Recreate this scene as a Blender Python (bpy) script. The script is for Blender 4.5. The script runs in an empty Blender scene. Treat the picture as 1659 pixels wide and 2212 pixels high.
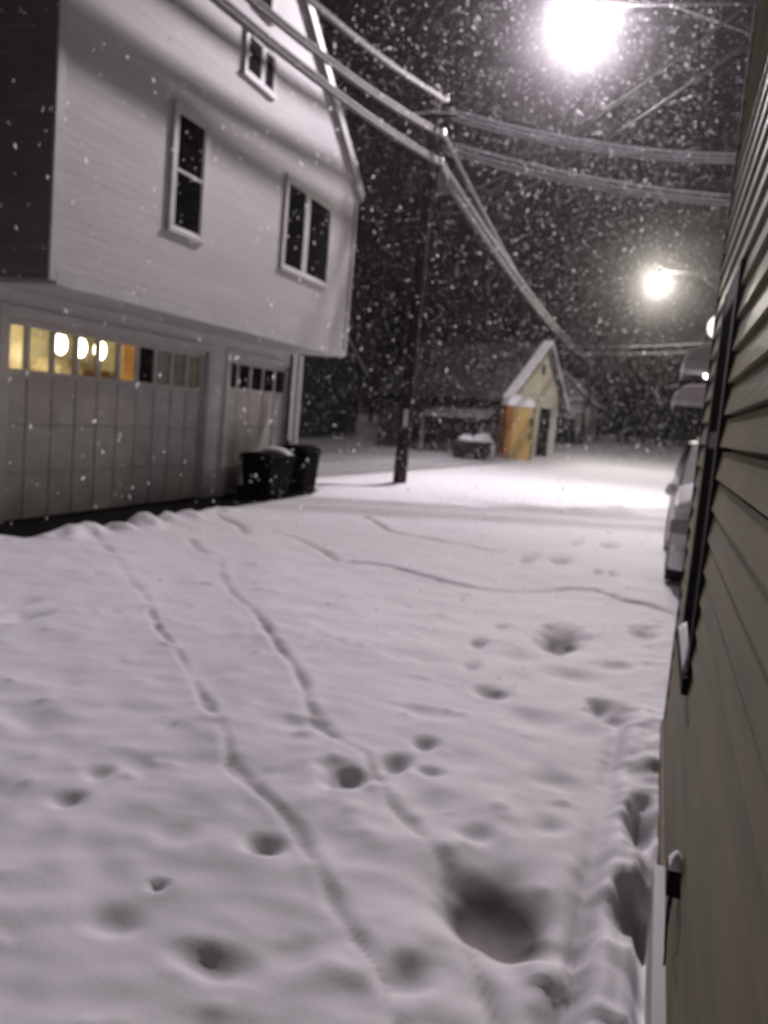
import bpy, math, random
import numpy as np
from mathutils import Vector, Matrix, noise
random.seed(7)
rng = np.random.default_rng(11)
S = bpy.context.scene
C = S.collection
PI = math.pi

# ------------------------------------------------------------------ materials
def nodes_of(m):
    m.use_nodes = True
    nt = m.node_tree
    return nt, nt.nodes, nt.links

def mat(name, col, rough=.8, var=.12, scale=6., spec=.3, bump=0., bscale=30., stretch=(1, 1, 1), col2=None, metal=0.):
    m = bpy.data.materials.new(name)
    nt, N, L = nodes_of(m)
    b = N['Principled BSDF']
    b.inputs['Roughness'].default_value = rough
    b.inputs['Specular IOR Level'].default_value = spec
    b.inputs['Metallic'].default_value = metal
    tc = N.new('ShaderNodeTexCoord')
    mp = N.new('ShaderNodeMapping'); mp.inputs['Scale'].default_value = stretch
    L.new(tc.outputs['Object'], mp.inputs['Vector'])
    nz = N.new('ShaderNodeTexNoise'); nz.inputs['Scale'].default_value = scale; nz.inputs['Detail'].default_value = 6
    L.new(mp.outputs['Vector'], nz.inputs['Vector'])
    cr = N.new('ShaderNodeValToRGB')
    c2 = col2 or tuple(c * (1 - 2.2 * var) for c in col)
    cr.color_ramp.elements[0].position = .3; cr.color_ramp.elements[1].position = .7
    cr.color_ramp.elements[0].color = (*c2, 1)
    cr.color_ramp.elements[1].color = (*[min(1, c * (1 + var)) for c in col], 1)
    L.new(nz.outputs['Fac'], cr.inputs['Fac'])
    L.new(cr.outputs['Color'], b.inputs['Base Color'])
    if bump:
        n2 = N.new('ShaderNodeTexNoise'); n2.inputs['Scale'].default_value = bscale; n2.inputs['Detail'].default_value = 5
        L.new(mp.outputs['Vector'], n2.inputs['Vector'])
        bp = N.new('ShaderNodeBump'); bp.inputs['Strength'].default_value = bump; bp.inputs['Distance'].default_value = .02
        L.new(n2.outputs['Fac'], bp.inputs['Height'])
        L.new(bp.outputs['Normal'], b.inputs['Normal'])
    return m

def glow(name, col, strength):
    m = bpy.data.materials.new(name)
    nt, N, L = nodes_of(m)
    for n in list(N): N.remove(n)
    e = N.new('ShaderNodeEmission'); o = N.new('ShaderNodeOutputMaterial')
    e.inputs['Color'].default_value = (*col, 1); e.inputs['Strength'].default_value = strength
    L.new(e.outputs[0], o.inputs['Surface'])
    return m

M = {}
M['snow'] = mat('snow', (.86, .85, .88), .7, .02, 3., .2, .07, 60.)
def add_slush_shade(m):   # slushy grey in the wheel ruts; shade painted into boot holes and the trench
    nt, N, L = nodes_of(m); b = N['Principled BSDF']
    src = b.inputs['Base Color'].links[0].from_socket
    at = N.new('ShaderNodeAttribute'); at.attribute_name = 'slush_shade'
    mx = N.new('ShaderNodeMix'); mx.data_type = 'RGBA'; mx.inputs['B'].default_value = (.17, .152, .157, 1)
    L.new(at.outputs['Fac'], mx.inputs['Factor']); L.new(src, mx.inputs['A']); L.new(mx.outputs['Result'], b.inputs['Base Color'])
add_slush_shade(M['snow'])
M['snow_cap'] = mat('snow_on_things', (.86, .85, .88), .7, .03, 5., .2, .3, 25.)
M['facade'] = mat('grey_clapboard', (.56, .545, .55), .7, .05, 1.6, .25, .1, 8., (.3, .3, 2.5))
M['sidewall_shaded'] = mat('grey_clapboard_shaded', (.20, .18, .185), .8, .08, 1.6, .2)  # gable clapboard darkened: the unlit side's shade is in the colour
M['trim'] = mat('white_trim', (.52, .51, .505), .6, .06, 4., .3)
M['door'] = mat('garage_door_paint', (.50, .48, .45), .6, .08, 3., .25)
M['groove'] = mat('garage_door_groove', (.15, .14, .13), .8, .1, 3., .1)
M['olive'] = mat('olive_siding', (.185, .166, .093), .55, .14, 3.5, .3, .12, 20., (1, .35, 3))
M['olive_board'] = mat('olive_weathered_board', (.21, .19, .125), .75, .16, 2.5, .2, .2, 14., (1, 5, .6), (.15, .13, .09))
M['dark_trim'] = mat('dark_trim', (.022, .018, .017), .9, .1, 5., .05)
M['screen'] = mat('window_screen', (.012, .011, .012), 1., .1, 60., .0)
M['glass'] = mat('dark_window_glass', (.006, .006, .008), .06, .05, 2., .5)
M['roof'] = mat('asphalt_shingle', (.06, .055, .055), .9, .2, 10., .1)
M['asphalt'] = mat('wet_asphalt', (.008, .0075, .0075), .9, .2, 8., .02, .3, 60.)
M['pole'] = mat('creosoted_pole_wood', (.034, .026, .024), .85, .25, 6., .15, .5, 18., (3, 3, .15))
M['metal'] = mat('galvanised_metal', (.30, .30, .31), .45, .1, 8., .5, metal=.6)
M['ceramic'] = mat('pale_insulator', (.55, .52, .50), .3, .05, 5., .5)
M['cable'] = mat('snow_laden_cable', (.22, .21, .21), .8, .2, 30., .2, .4, 40.)
M['wire'] = mat('bare_wire', (.28, .27, .27), .5, .1, 20., .4)
M['bin'] = mat('black_plastic', (.004, .004, .004), .95, .2, 6., .08)
M['ply'] = mat('yellow_plywood', (.52, .39, .15), .7, .10, 2.5, .2, .1, 10., (6, 6, .6), (.52, .33, .11))
M['ply_side'] = mat('orange_plywood_edge', (.38, .17, .05), .75, .12, 3., .2, 0, 10., (6, 6, .6))
M['cream'] = mat('cream_boarding', (.60, .57, .43), .7, .08, 3., .2, 0, 10., (8, 8, .4))
M['shed_dark'] = mat('dark_boarding', (.07, .06, .055), .85, .2, 3., .1, 0, 10., (8, 8, .4))
M['doorway'] = mat('dark_doorway', (.01, .009, .008), .9, .1, 3., .05)
M['pale_wall'] = mat('pale_house_wall', (.42, .41, .40), .75, .08, 2., .2)
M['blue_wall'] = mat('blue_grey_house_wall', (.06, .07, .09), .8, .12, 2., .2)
M['steel_dark'] = mat('dark_painted_steel', (.03, .03, .035), .6, .2, 6., .3)
M['paint'] = mat('grey_car_paint', (.80, .79, .80), .65, .06, 12., .5)
M['rubber'] = mat('tyre_rubber', (.015, .015, .015), .8, .1, 20., .2)
M['lens_off'] = mat('clear_lamp_lens', (.35, .35, .36), .15, .05, 10., .5)
M['awning'] = mat('grey_awning_cloth', (.46, .44, .44), .85, .07, 10., .1)
M['brick'] = mat('dull_brick', (.16, .11, .09), .85, .2, 14., .15)
M['bark'] = mat('dark_bark', (.05, .04, .035), .9, .2, 8., .1)
M['needle'] = mat('dark_needles', (.035, .05, .032), .9, .25, 4., .1)
M['yellow_wall'] = mat('yellow_interior_wall', (.68, .63, .42), .8, .15, 1.5, .1)
M['brown_wall'] = mat('brown_board', (.22, .11, .035), .8, .15, 3., .1)
M['red'] = mat('red_clutter', (.45, .07, .03), .6, .2, 5., .2)
M['tan'] = mat('tan_clutter', (.42, .36, .24), .7, .2, 5., .2)
M['floor'] = mat('garage_floor', (.14, .13, .12), .8, .15, 3., .1)
M['cover'] = mat('painted_over_pane', (.28, .27, .20), .5, .15, 4., .3)

def clear_glass():
    m = bpy.data.materials.new('clear_pane')
    nt, N, L = nodes_of(m)
    for n in list(N): N.remove(n)
    t = N.new('ShaderNodeBsdfTransparent'); g = N.new('ShaderNodeBsdfGlossy'); mx = N.new('ShaderNodeMixShader'); o = N.new('ShaderNodeOutputMaterial')
    g.inputs['Roughness'].default_value = .05
    nz = N.new('ShaderNodeTexNoise'); nz.inputs['Scale'].default_value = 7
    cr = N.new('ShaderNodeValToRGB'); cr.color_ramp.elements[0].color = (.55, .5, .42, 1); cr.color_ramp.elements[1].color = (.9, .88, .82, 1)
    L.new(nz.outputs['Fac'], cr.inputs['Fac']); L.new(cr.outputs['Color'], t.inputs['Color'])
    mx.inputs['Fac'].default_value = .06
    L.new(t.outputs[0], mx.inputs[1]); L.new(g.outputs[0], mx.inputs[2]); L.new(mx.outputs[0], o.inputs['Surface'])
    return m
M['pane'] = clear_glass()

def flake_mat():
    m = bpy.data.materials.new('snowflake')
    nt, N, L = nodes_of(m)
    for n in list(N): N.remove(n)
    d = N.new('ShaderNodeBsdfDiffuse'); t = N.new('ShaderNodeBsdfTranslucent'); mx = N.new('ShaderNodeMixShader'); o = N.new('ShaderNodeOutputMaterial')
    for x in (d, t): x.inputs['Color'].default_value = (.95, .94, .95, 1)
    mx.inputs['Fac'].default_value = .5
    L.new(d.outputs[0], mx.inputs[1]); L.new(t.outputs[0], mx.inputs[2]); L.new(mx.outputs[0], o.inputs['Surface'])
    return m
M['flake'] = flake_mat()

# ------------------------------------------------------------------ mesh builder
class MB:
    def __init__(s): s.v = []; s.f = []; s.mi = []; s.cur = 0
    def add(s, vs, fs):
        o = len(s.v); s.v += [tuple(v) for v in vs]
        for f in fs: s.f.append(tuple(i + o for i in f)); s.mi.append(s.cur)
    def box(s, a, b, rz=0., c=None):
        x0, y0, z0 = a; x1, y1, z1 = b
        vs = [(x0, y0, z0), (x1, y0, z0), (x1, y1, z0), (x0, y1, z0), (x0, y0, z1), (x1, y0, z1), (x1, y1, z1), (x0, y1, z1)]
        s.add(vs, [(0, 3, 2, 1), (4, 5, 6, 7), (0, 1, 5, 4), (1, 2, 6, 5), (2, 3, 7, 6), (3, 0, 4, 7)]); return s
    def prism(s, poly, axis, a, b):
        """poly: 2-D outline (counter-clockwise), extruded along an axis from a to b"""
        def P(p, t):
            return {0: (t, p[0], p[1]), 1: (p[0], t, p[1]), 2: (p[0], p[1], t)}[axis]
        n = len(poly)
        vs = [P(p, a) for p in poly] + [P(p, b) for p in poly]
        fs = [tuple(range(n))[::-1], tuple(range(n, 2 * n))] + [(i, (i + 1) % n, n + (i + 1) % n, n + i) for i in range(n)]
        s.add(vs, fs); return s
    def tube(s, pts, r, n=8, caps=True, flat=1.):
        pts = [Vector([float(q) for q in p]) for p in pts]
        rs = [float(q) for q in r] if isinstance(r, (list, tuple)) else [float(r)] * len(pts)
        o = len(s.v); vs = []
        for i, p in enumerate(pts):
            d = (pts[min(i + 1, len(pts) - 1)] - pts[max(i - 1, 0)]).normalized()
            u = d.orthogonal().normalized() if abs(d.z) > .9 else d.cross(Vector((0, 0, 1))).normalized()
            w = u.cross(d).normalized()
            for k in range(n):
                a = 2 * PI * k / n
                vs.append(p + rs[i] * (math.cos(a) * u + flat * math.sin(a) * w))
        fs = []
        for i in range(len(pts) - 1):
            for k in range(n):
                k2 = (k + 1) % n
                fs.append((i * n + k, i * n + k2, (i + 1) * n + k2, (i + 1) * n + k))
        if caps:
            fs.append(tuple(range(n))[::-1]); fs.append(tuple((len(pts) - 1) * n + k for k in range(n)))
        s.add(vs, fs); return s
    def lathe(s, prof, c, n=16):
        cx, cy, cz = c; vs = []; fs = []
        for r, z in prof:
            for k in range(n):
                a = 2 * PI * k / n; vs.append((cx + r * math.cos(a), cy + r * math.sin(a), cz + z))
        for i in range(len(prof) - 1):
            for k in range(n):
                k2 = (k + 1) % n; fs.append((i * n + k, i * n + k2, (i + 1) * n + k2, (i + 1) * n + k))
        fs.append(tuple(range(n))[::-1]); fs.append(tuple((len(prof) - 1) * n + k for k in range(n)))
        s.add(vs, fs); return s
    def sphere(s, c, r, n=12, m=8, sc=(1, 1, 1), jit=0.):
        vs = [(c[0], c[1], c[2] - r * sc[2])]
        for i in range(1, m):
            t = PI * i / m
            for k in range(n):
                a = 2 * PI * k / n
                q = 1 + (jit * (noise.noise(Vector((c[0] * 3 + math.cos(a) * math.sin(t) * 1.7, c[1] * 3 + math.sin(a) * math.sin(t) * 1.7, math.cos(t) * 1.7)))) if jit else 0)
                vs.append((c[0] + r * q * sc[0] * math.sin(t) * math.cos(a), c[1] + r * q * sc[1] * math.sin(t) * math.sin(a), c[2] - r * q * sc[2] * math.cos(t)))
        vs.append((c[0], c[1], c[2] + r * sc[2])); top = len(vs) - 1
        fs = [(0, 1 + (k + 1) % n, 1 + k) for k in range(n)]
        for i in range(m - 2):
            for k in range(n):
                k2 = (k + 1) % n; fs.append((1 + i * n + k, 1 + i * n + k2, 1 + (i + 1) * n + k2, 1 + (i + 1) * n + k))
        fs += [(1 + (m - 2) * n + k, 1 + (m - 2) * n + (k + 1) % n, top) for k in range(n)]
        s.add(vs, fs); return s
    def build(s, name, m, parent=None, smooth=False, bevel=0.):
        me = bpy.data.meshes.new(name)
        me.from_pydata(s.v, [], s.f); me.update()
        ms = m if isinstance(m, (list, tuple)) else [m]
        for x in ms: me.materials.append(x)
        if len(ms) > 1: me.polygons.foreach_set('material_index', s.mi)
        if smooth: me.polygons.foreach_set('use_smooth', [True] * len(me.polygons))
        o = bpy.data.objects.new(name, me); C.objects.link(o)
        if parent is not None:
            o.parent = parent
            o.matrix_parent_inverse = Matrix.LocRotScale(parent.location, parent.rotation_euler, None).inverted()
        if bevel:
            b = o.modifiers.new('bevel', 'BEVEL'); b.width = bevel; b.segments = 2; b.limit_method = 'ANGLE'
        return o

def tag(o, label=None, cat=None, group=None, kind=None):
    if label: o['label'] = label
    if cat: o['category'] = cat
    if group: o['group'] = group
    if kind: o['kind'] = kind
    return o

def thing(name, loc, label, cat, group=None):
    o = bpy.data.objects.new(name, None); C.objects.link(o); o.location = loc
    o.empty_display_size = .2
    return tag(o, label, cat, group)

def copy_tree(o, parent=None):
    c = o.copy(); C.objects.link(c)
    if parent is not None: c.parent = parent
    for ch in list(o.children): copy_tree(ch, c)
    return c

def snow_slab(outline_fn, nu, nv, thick, jit=.03, seed=0.):
    """a rounded lumpy layer of snow: outline_fn(u,v)->point on the surface below, thickness fades at the rim"""
    b = MB(); vs = []; fs = []
    for i in range(nu + 1):
        for j in range(nv + 1):
            u, v = i / nu, j / nv
            e = min(u, 1 - u, v, 1 - v)
            k = min(1, (e * min(nu, nv) / 2.0)) ** .5
            p = Vector(outline_fn(u, v))
            h = thick * k + (jit * noise.noise(p * 2.3 + Vector((seed, 0, 0))) if 0 < e else 0)
            vs.append((p.x, p.y, p.z + max(.004, h)))
    for i in range(nu):
        for j in range(nv):
            a = i * (nv + 1) + j
            fs.append((a, a + nv + 1, a + nv + 2, a + 1))
    n0 = len(vs)
    for i in range(nu + 1):
        for j in range(nv + 1):
            p = outline_fn(i / nu, j / nv); vs.append((p[0], p[1], p[2] + .002))
    for i in range(nu):
        for j in range(nv):
            a = n0 + i * (nv + 1) + j
            fs.append((a, a + 1, a + nv + 2, a + nv + 1))
    b.add(vs, fs)
    rim = [(i, 0) for i in range(nu)] + [(nu, j) for j in range(nv)] + [(i, nv) for i in range(nu, 0, -1)] + [(0, j) for j in range(nv, 0, -1)]
    ids = [i * (nv + 1) + j for i, j in rim]
    for q in range(len(ids)):
        a, c = ids[q], ids[(q + 1) % len(ids)]
        b.f.append((a, n0 + a, n0 + c, c)); b.mi.append(0)
    return b

# ------------------------------------------------------------------ camera
H = 1.6
F, CX, CY = 1850., 829.5, 1106.
ay = np.array([1430 - CX, 947 - CY, F]); ay /= np.linalg.norm(ay)
r_ = .087
cc = -(ay[0] * -r_ + ay[1]) / ay[2]
dn = np.array([-r_, 1, cc]); dn /= np.linalg.norm(dn)
up = -dn; ax_ = np.cross(ay, up)
R = np.array([ax_, ay, up])
right = R @ np.array([1, 0, 0]); upv = R @ np.array([0, -1, 0]); back = R @ np.array([0, 0, -1])
cam_d = bpy.data.cameras.new('camera'); cam = bpy.data.objects.new('camera', cam_d); C.objects.link(cam)
cam.matrix_world = Matrix(((right[0], upv[0], back[0], 0), (right[1], upv[1], back[1], 0), (right[2], upv[2], back[2], H), (0, 0, 0, 1)))
cam_d.sensor_fit = 'VERTICAL'; cam_d.sensor_height = 24.; cam_d.lens = 24. * F / 2212.
cam_d.clip_start = .03; cam_d.clip_end = 2000
S.camera = cam
cam_d.dof.use_dof = True; cam_d.dof.focus_distance = .7; cam_d.dof.aperture_fstop = 5.2

# ------------------------------------------------------------------ snow ground
R1 = [(-5.94, 8.13), (-5.32, 7.49), (-4.49, 6.62), (-3.73, 5.81), (-3.13, 5.04), (-2.73, 4.65), (-2.37, 4.23), (-2.03, 3.83), (-1.82, 3.59), (-1.65, 3.32), (-1.45, 3.16), (-1.32, 3.06), (-1.17, 2.94), (-1.04, 2.77), (-0.92, 2.62), (-0.82, 2.49), (-0.67, 2.32), (-0.56, 2.19), (-.3, 1.7)]
R2 = [(-4.27, 8.01), (-3.73, 7.04), (-3.33, 6.48), (-2.75, 5.82), (-2.38, 5.29), (-2.05, 4.87), (-1.82, 4.54), (-1.68, 4.25), (-1.46, 3.95), (-1.3, 3.79), (-1.16, 3.74), (-1.01, 3.5), (-0.88, 3.27), (-0.68, 3.07), (-0.55, 2.91), (-0.45, 2.7), (-0.39, 2.48), (-0.29, 2.29), (-0.24, 2.17), (-0.19, 2.03), (-.1, 1.6)]
R3 = [(-4.61, 10.0), (-4.15, 9.7), (-3.5, 9.0), (-3.16, 8.56), (-2.83, 8.69), (-2.43, 8.56), (-1.9, 8.25), (-1.5, 8.17), (-1.12, 8.36), (-0.72, 8.85), (-0.45, 8.94), (-0.2, 8.61), (0.06, 8.58), (0.31, 8.31)]
R4 = [(-4.24, 12.58), (-3.47, 11.37), (-2.98, 11.05), (-2.32, 10.97), (-1.79, 10.78)]
R5 = [(-5.72, 10.56), (-5.08, 10.02), (-4.76, 9.53)]
R6 = [(-4.94, 8.56), (-4.67, 8.19), (-4.38, 7.89)]
RIDGE = [(-7.5, 17.0), (-5.17, 17.35), (-4.39, 17.48), (-3.72, 17.15), (-2.7, 16.81), (-1.81, 16.96), (-0.99, 17.91), (-0.1, 19.06), (0.86, 19.68)]
TR = [(-0.03, 4.8), (-0.05, 4.63), (-0.05, 4.28), (-0.06, 3.92), (-0.06, 3.24), (-0.07, 2.95), (-0.07, 2.74), (-0.07, 2.37), (-0.08, 2.17), (-.08, 1.2)]
FP = [(-1.07, 2.08, 0.102, 0.063, 0.06), (-1.21, 2.75, 0.062, 0.068, 0.08), (-0.56, 6.61, 0.154, 0.377, 0.12), (-0.79, 5.02, 0.107, 0.118, 0.07), (-1.02, 5.49, 0.053, 0.109, 0.05), (-1.1, 6.1, 0.049, 0.121, 0.06), (-1.04, 6.73, 0.053, 0.112, 0.04), (0.06, 7.23, 0.109, 0.225, 0.07), (-0.94, 4.01, 0.055, 0.079, 0.06), (-1.0, 3.71, 0.062, 0.097, 0.08), (-1.15, 3.43, 0.098, 0.096, 0.08), (-1.26, 3.54, 0.081, 0.072, 0.04), (-0.83, 3.69, 0.061, 0.052, 0.04), (-1.11, 4.44, 0.195, 0.09, 0.03), (-0.52, 4.63, 0.147, 0.152, 0.03), (-0.17, 5.11, 0.066, 0.116, 0.08), (-0.07, 4.99, 0.115, 0.186, 0.1), (-4.05, 4.84, 0.062, 0.196, 0.1), (-4.36, 5.1, 0.049, 0.263, 0.05), (-6.26, 7.07, 0.063, 0.283, 0.1), (-0.51, 3.2, 0.07, 0.077, 0.04), (-2.05, 2.73, 0.056, 0.062, 0.05), (-2.1, 2.98, 0.056, 0.061, 0.04), (-1.4, 10.51, 0.082, 0.495, 0.08), (-1.03, 10.75, 0.138, 0.391, 0.09), (-1.01, 12.69, 0.078, 0.431, 0.06), (-0.53, 12.92, 0.13, 0.386, 0.08), (-0.51, 10.17, 0.052, 0.207, 0.07), (-0.35, 10.21, 0.052, 0.207, 0.06), (-1.41, 2.36, 0.03, 0.03, 0.05), (0.11, 3.59, 0.052, 0.2, 0.16), (0.09, 2.92, 0.064, 0.195, 0.16), (-1.39, 5.45, 0.179, 0.134, 0.02), (-2.39, 4.42, 0.105, 0.178, 0.025), (-2.02, 3.16, 0.098, 0.07, 0.02), (-1.59, 3.94, 0.136, 0.091, 0.02), (-2.66, 3.3, 0.127, 0.11, 0.025), (-1.53, 2.67, 0.082, 0.07, 0.02), (-1.42, 2.14, 0.082, 0.061, 0.03), (-0.86, 2.23, 0.066, 0.066, 0.03), (-0.52, 2.23, 0.063, 0.081, 0.05), (-0.3, 3.9, 0.103, 0.097, 0.03), (-0.26, 3.42, 0.072, 0.084, 0.03), (-0.37, 5.65, 0.146, 0.132, 0.03), (-0.15, 6.04, 0.123, 0.123, 0.03), (-0.77, 5.88, 0.124, 0.11, 0.02)]

def smooth(a, b, x):
    t = np.clip((x - a) / (b - a), 0, 1); return t * t * (3 - 2 * t)

def poly_dist(X, Y, P):
    d = np.full(X.shape, 1e9); side = np.zeros(X.shape)
    for (x0, y0), (x1, y1) in zip(P[:-1], P[1:]):
        dx, dy = x1 - x0, y1 - y0; l2 = dx * dx + dy * dy + 1e-9
        t = np.clip(((X - x0) * dx + (Y - y0) * dy) / l2, 0, 1)
        q = np.hypot(X - x0 - t * dx, Y - y0 - t * dy)
        d = np.minimum(d, q)
    return d

def fbm_grid(X, Y, s, oct=3, off=0.):
    out = np.empty(X.size); xs = X.ravel(); ys = Y.ravel()
    for i in range(xs.size):
        out[i] = noise.fractal(Vector((xs[i] * s + off, ys[i] * s, off)), .9, 2., oct)
    return out.reshape(X.shape)

def terrain(x, y):
    return .9 * smooth(30, 70, y)

def build_ground():
    def steps(segs):
        out = [segs[0][0]]
        for a, b, st in segs:
            n = max(1, int(round((b - a) / st))); out += list(np.linspace(a, b, n + 1)[1:])
        return np.array(out)
    xs = steps([(-320, -60, 40), (-60, -14, 2.5), (-14, -8, .25), (-8, -4, .05), (-4, .3, .023), (.3, 3, .12), (3, 14, .8), (14, 60, 6), (60, 320, 50)])
    ys = steps([(-60, -6, 9), (-6, 1.2, .3), (1.2, 5.5, .023), (5.5, 9, .035), (9, 14, .06), (14, 22, .12), (22, 45, .5), (45, 100, 2.5), (100, 420, 40)])
    X, Y = np.meshgrid(xs, ys, indexing='ij')
    Z = terrain(X, Y)
    near = (np.abs(X + 4) < 12) & (Y > -6) & (Y < 46)
    N1 = np.zeros(X.shape); N2 = np.zeros(X.shape); N3 = np.zeros(X.shape)
    N1[near] = fbm_grid(X[near], Y[near], .7, 3, 1.3)
    N2[near] = fbm_grid(X[near], Y[near], 2.9, 2, 7.1)
    fine = near & (Y < 9) & (X > -7)
    N3[fine] = fbm_grid(X[fine], Y[fine], 8., 2, 3.7)
    street = smooth(17.2, 20, Y)
    k = 1 - .55 * street
    Z = Z + .024 * N1 * k + .008 * N2 * k + .0015 * N3 + .012 * N3 * np.clip(N1 + N2 * .5, 0, 1)
    # churned snow nearer the viewer
    churn = (1 - smooth(2.2, 5.5, Y)) * (1 - smooth(3.5, 6, -X))
    Z += churn * (.016 * N2 + .003 * N3)
    Z += fine * .035 * np.clip(N3 * np.abs(N2) - .10, 0, 1)
    wob = .05 * N2 + .02 * N3
    slush_shade = np.zeros(X.shape)
    for P, w, dep in ((R1, .017, .022), (R2, .023, .020), (R3, .045, .035), (R4, .055, .03), (R5, .05, .035), (R6, .035, .03)):
        d = np.abs(poly_dist(X, Y, P) + .03 * N2)
        amp = (.85 + .6 * N1 + .15 * N2) * (.40 + .45 * smooth(2.3, 3.4, Y) if P is R1 else .50 + .40 * smooth(2.9, 3.8, Y))
        Z -= np.clip(amp, .25, 1.4) * dep * np.exp(-(d / w) ** 2)
        slush_shade = np.maximum(slush_shade, np.clip(amp, .3, 1.2) * np.exp(-(d / (.72 * w)) ** 2))
        Z += .12 * dep * np.exp(-((d - 2.4 * w) / (1.3 * w)) ** 2)
    # ploughed ridge at the street
    d = poly_dist(X, Y, RIDGE); inr = smooth(-5, -3, X) * (X < 1.2)
    Z += inr * .13 * np.exp(-(d / .42) ** 2) * (1 + .4 * N1)
    d = poly_dist(X, Y - .75, RIDGE); Z -= inr * .02 * np.exp(-(d / .35) ** 2)
    # footprints
    for x, y, rx, ry, dep in FP:
        m = (np.abs(X - x) < 3 * rx + .1) & (np.abs(Y - y) < 3 * ry + .1)
        q = np.hypot((X - x) / rx, (Y - y) / ry) * (1 + .16 * N2 + .10 * N3)
        Z -= m * dep * .78 * np.exp(-1.15 * np.minimum(q, 4) ** 2.2)
        slush_shade = np.maximum(slush_shade, m * (1. if ry > .3 and rx > .15 else min(1, dep / .14) * .6) * (1 - smooth(.3, 1.15, q)))  # shade inside each print painted into the snow colour
        Z += m * dep * .04 * np.exp(-((q - 1.5) / .3) ** 2)
    # the one large boot hole, its inner shade painted dark
    q = np.hypot((X + .33) / .20, (Y - 2.70 + .42 * (X + .33)) / .235) * (1 + .06 * N2)
    Z -= .12 * np.exp(-1.1 * np.minimum(q, 4) ** 2.2); slush_shade = np.maximum(slush_shade, 1.15 * (1 - smooth(.55, 1.15, q)))
    # bank of shovelled snow along the olive wall, split off by a trench
    yk = smooth(.6, 1.6, Y) * (1 - smooth(4.7, 5.2, Y))
    td = np.abs(poly_dist(X, Y, TR) + .05 * N2 + .015 * N3)
    bank = smooth(-.06, .03, X) * yk
    Z += bank * (.055 + .045 * N1 + .026 * N2 + .016 * N3)
    tk = yk * np.clip(.35 + 1.1 * N2 + .5 * N1, 0, 1)
    Z -= tk * .06 * np.exp(-(td / .05) ** 2); slush_shade = np.maximum(slush_shade, .75 * tk * np.exp(-(td / .045) ** 2))  # trench is cut, and its shade painted in as dark colour
    Z -= smooth(.095, .135, X) * (1 - smooth(2.9, 3.5, Y)) * (Y > 0) * (.17 + .08 * N2)
    # bare strip beneath the overhang of the garage, with lumps of snow thrown at its edge
    e = -6.12 + .10 * N1 + .05 * N2 - .45 * smooth(14.5, 16.5, Y)
    strip = (1 - smooth(-.12, .05, X - e)) * smooth(-10.2, -10.0, X) * smooth(7.2, 7.9, Y) * (1 - smooth(16.0, 16.4, Y))
    Z = np.where(strip > 0, Z * (1 - strip) - .16 * strip, Z)
    lump = np.exp(-((X - e - .12) / .2) ** 2) * smooth(7.0, 7.6, Y) * (1 - smooth(10.5, 12, Y))
    Z += lump * np.clip(.05 + .13 * N2, 0, .14)
    # drift collar round the pole foot
    d = np.hypot(X + 5.58, Y - 18.75); Z += .10 * np.exp(-(d / .35) ** 2)
    nx, ny = X.shape
    me = bpy.data.meshes.new('snow_ground')
    co = np.stack([X, Y, Z], -1).reshape(-1, 3)
    i = np.arange(nx - 1)[:, None] * ny + np.arange(ny - 1)[None, :]
    fc = np.stack([i, i + ny, i + ny + 1, i + 1], -1).reshape(-1, 4)
    me.vertices.add(len(co)); me.vertices.foreach_set('co', co.ravel())
    me.loops.add(fc.size); me.loops.foreach_set('vertex_index', fc.ravel())
    me.polygons.add(len(fc)); me.polygons.foreach_set('loop_start', np.arange(0, fc.size, 4))
    me.polygons.foreach_set('use_smooth', np.ones(len(fc), bool))
    me.update(calc_edges=True)
    at = me.attributes.new('slush_shade', 'FLOAT', 'POINT'); at.data.foreach_set('value', slush_shade.ravel().astype(np.float32))
    me.materials.append(M['snow'])
    o = bpy.data.objects.new('snow_ground', me); C.objects.link(o)
    return tag(o, 'trampled white snow covering the alley and the yards', None, None, 'structure')
build_ground()
b = MB(); b.box((-10.1, 7.3, -.12), (-5.7, 16.6, -.045))
tag(b.build('driveway', M['asphalt']), 'bare dark asphalt strip beneath the overhang', None, None, 'structure')

# ------------------------------------------------------------------ helpers for buildings
def lap_siding(b, X, s, zs, yr, t, lower=None):
    """lap boards on a wall facing s along x; zs: course heights, yr(z)->(y0,y1)"""
    for z0, z1 in zip(zs[:-1], zs[1:]):
        a0, a1 = yr(z0); c0, c1 = yr(z1)
        if a1 - a0 < .05: continue
        xo, xi = X + s * t, X
        vs = [(xo, a0, z0), (xo, a1, z0), (xi, c1, z1), (xi, c0, z1), (xi, a0, z0), (xi, a1, z0)]
        f = [(0, 1, 2, 3), (0, 4, 5, 1), (0, 3, 4), (1, 5, 2)]
        if s < 0: f = [q[::-1] for q in f]
        b.add(vs, f)

# ------------------------------------------------------------------ the house over the garage
XF, XG = -6.19, -7.2
Y0, Y1, ZB = 7.51, 16.2, 2.68
YR = (Y0 + Y1) / 2; ZE = 5.84; SL = .70; ZR = ZE + SL * (Y1 - YR)
house = thing('house', (-9, YR, 0), 'tall grey clapboard house whose gable overhangs two garage doors', 'house')
b = MB()
e = .115; zs = list(np.arange(ZB, ZR - .02, e)) + [ZR - .02]
lap_siding(b, XF, 1, zs, lambda z: (Y0, Y1) if z <= ZE else (Y0 + (z - ZE) / SL, Y1 - (z - ZE) / SL), .0014)
b.add([(XF, Y0, ZB), (XF, Y1, ZB), (XF, Y1, ZE), (XF, YR, ZR), (XF, Y0, ZE)], [(0, 1, 2, 3, 4)])
b.build('gable_wall', M['facade'], house)
b = MB()
b.box((-17, Y0 + .002, ZB), (XF - .002, Y0 + .2, ZE)); b.box((-17, Y1 - .2, ZB), (XF - .002, Y1 - .002, ZE)); b.box((-17.2, Y0, ZB), (-17, Y1, ZE))
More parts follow.
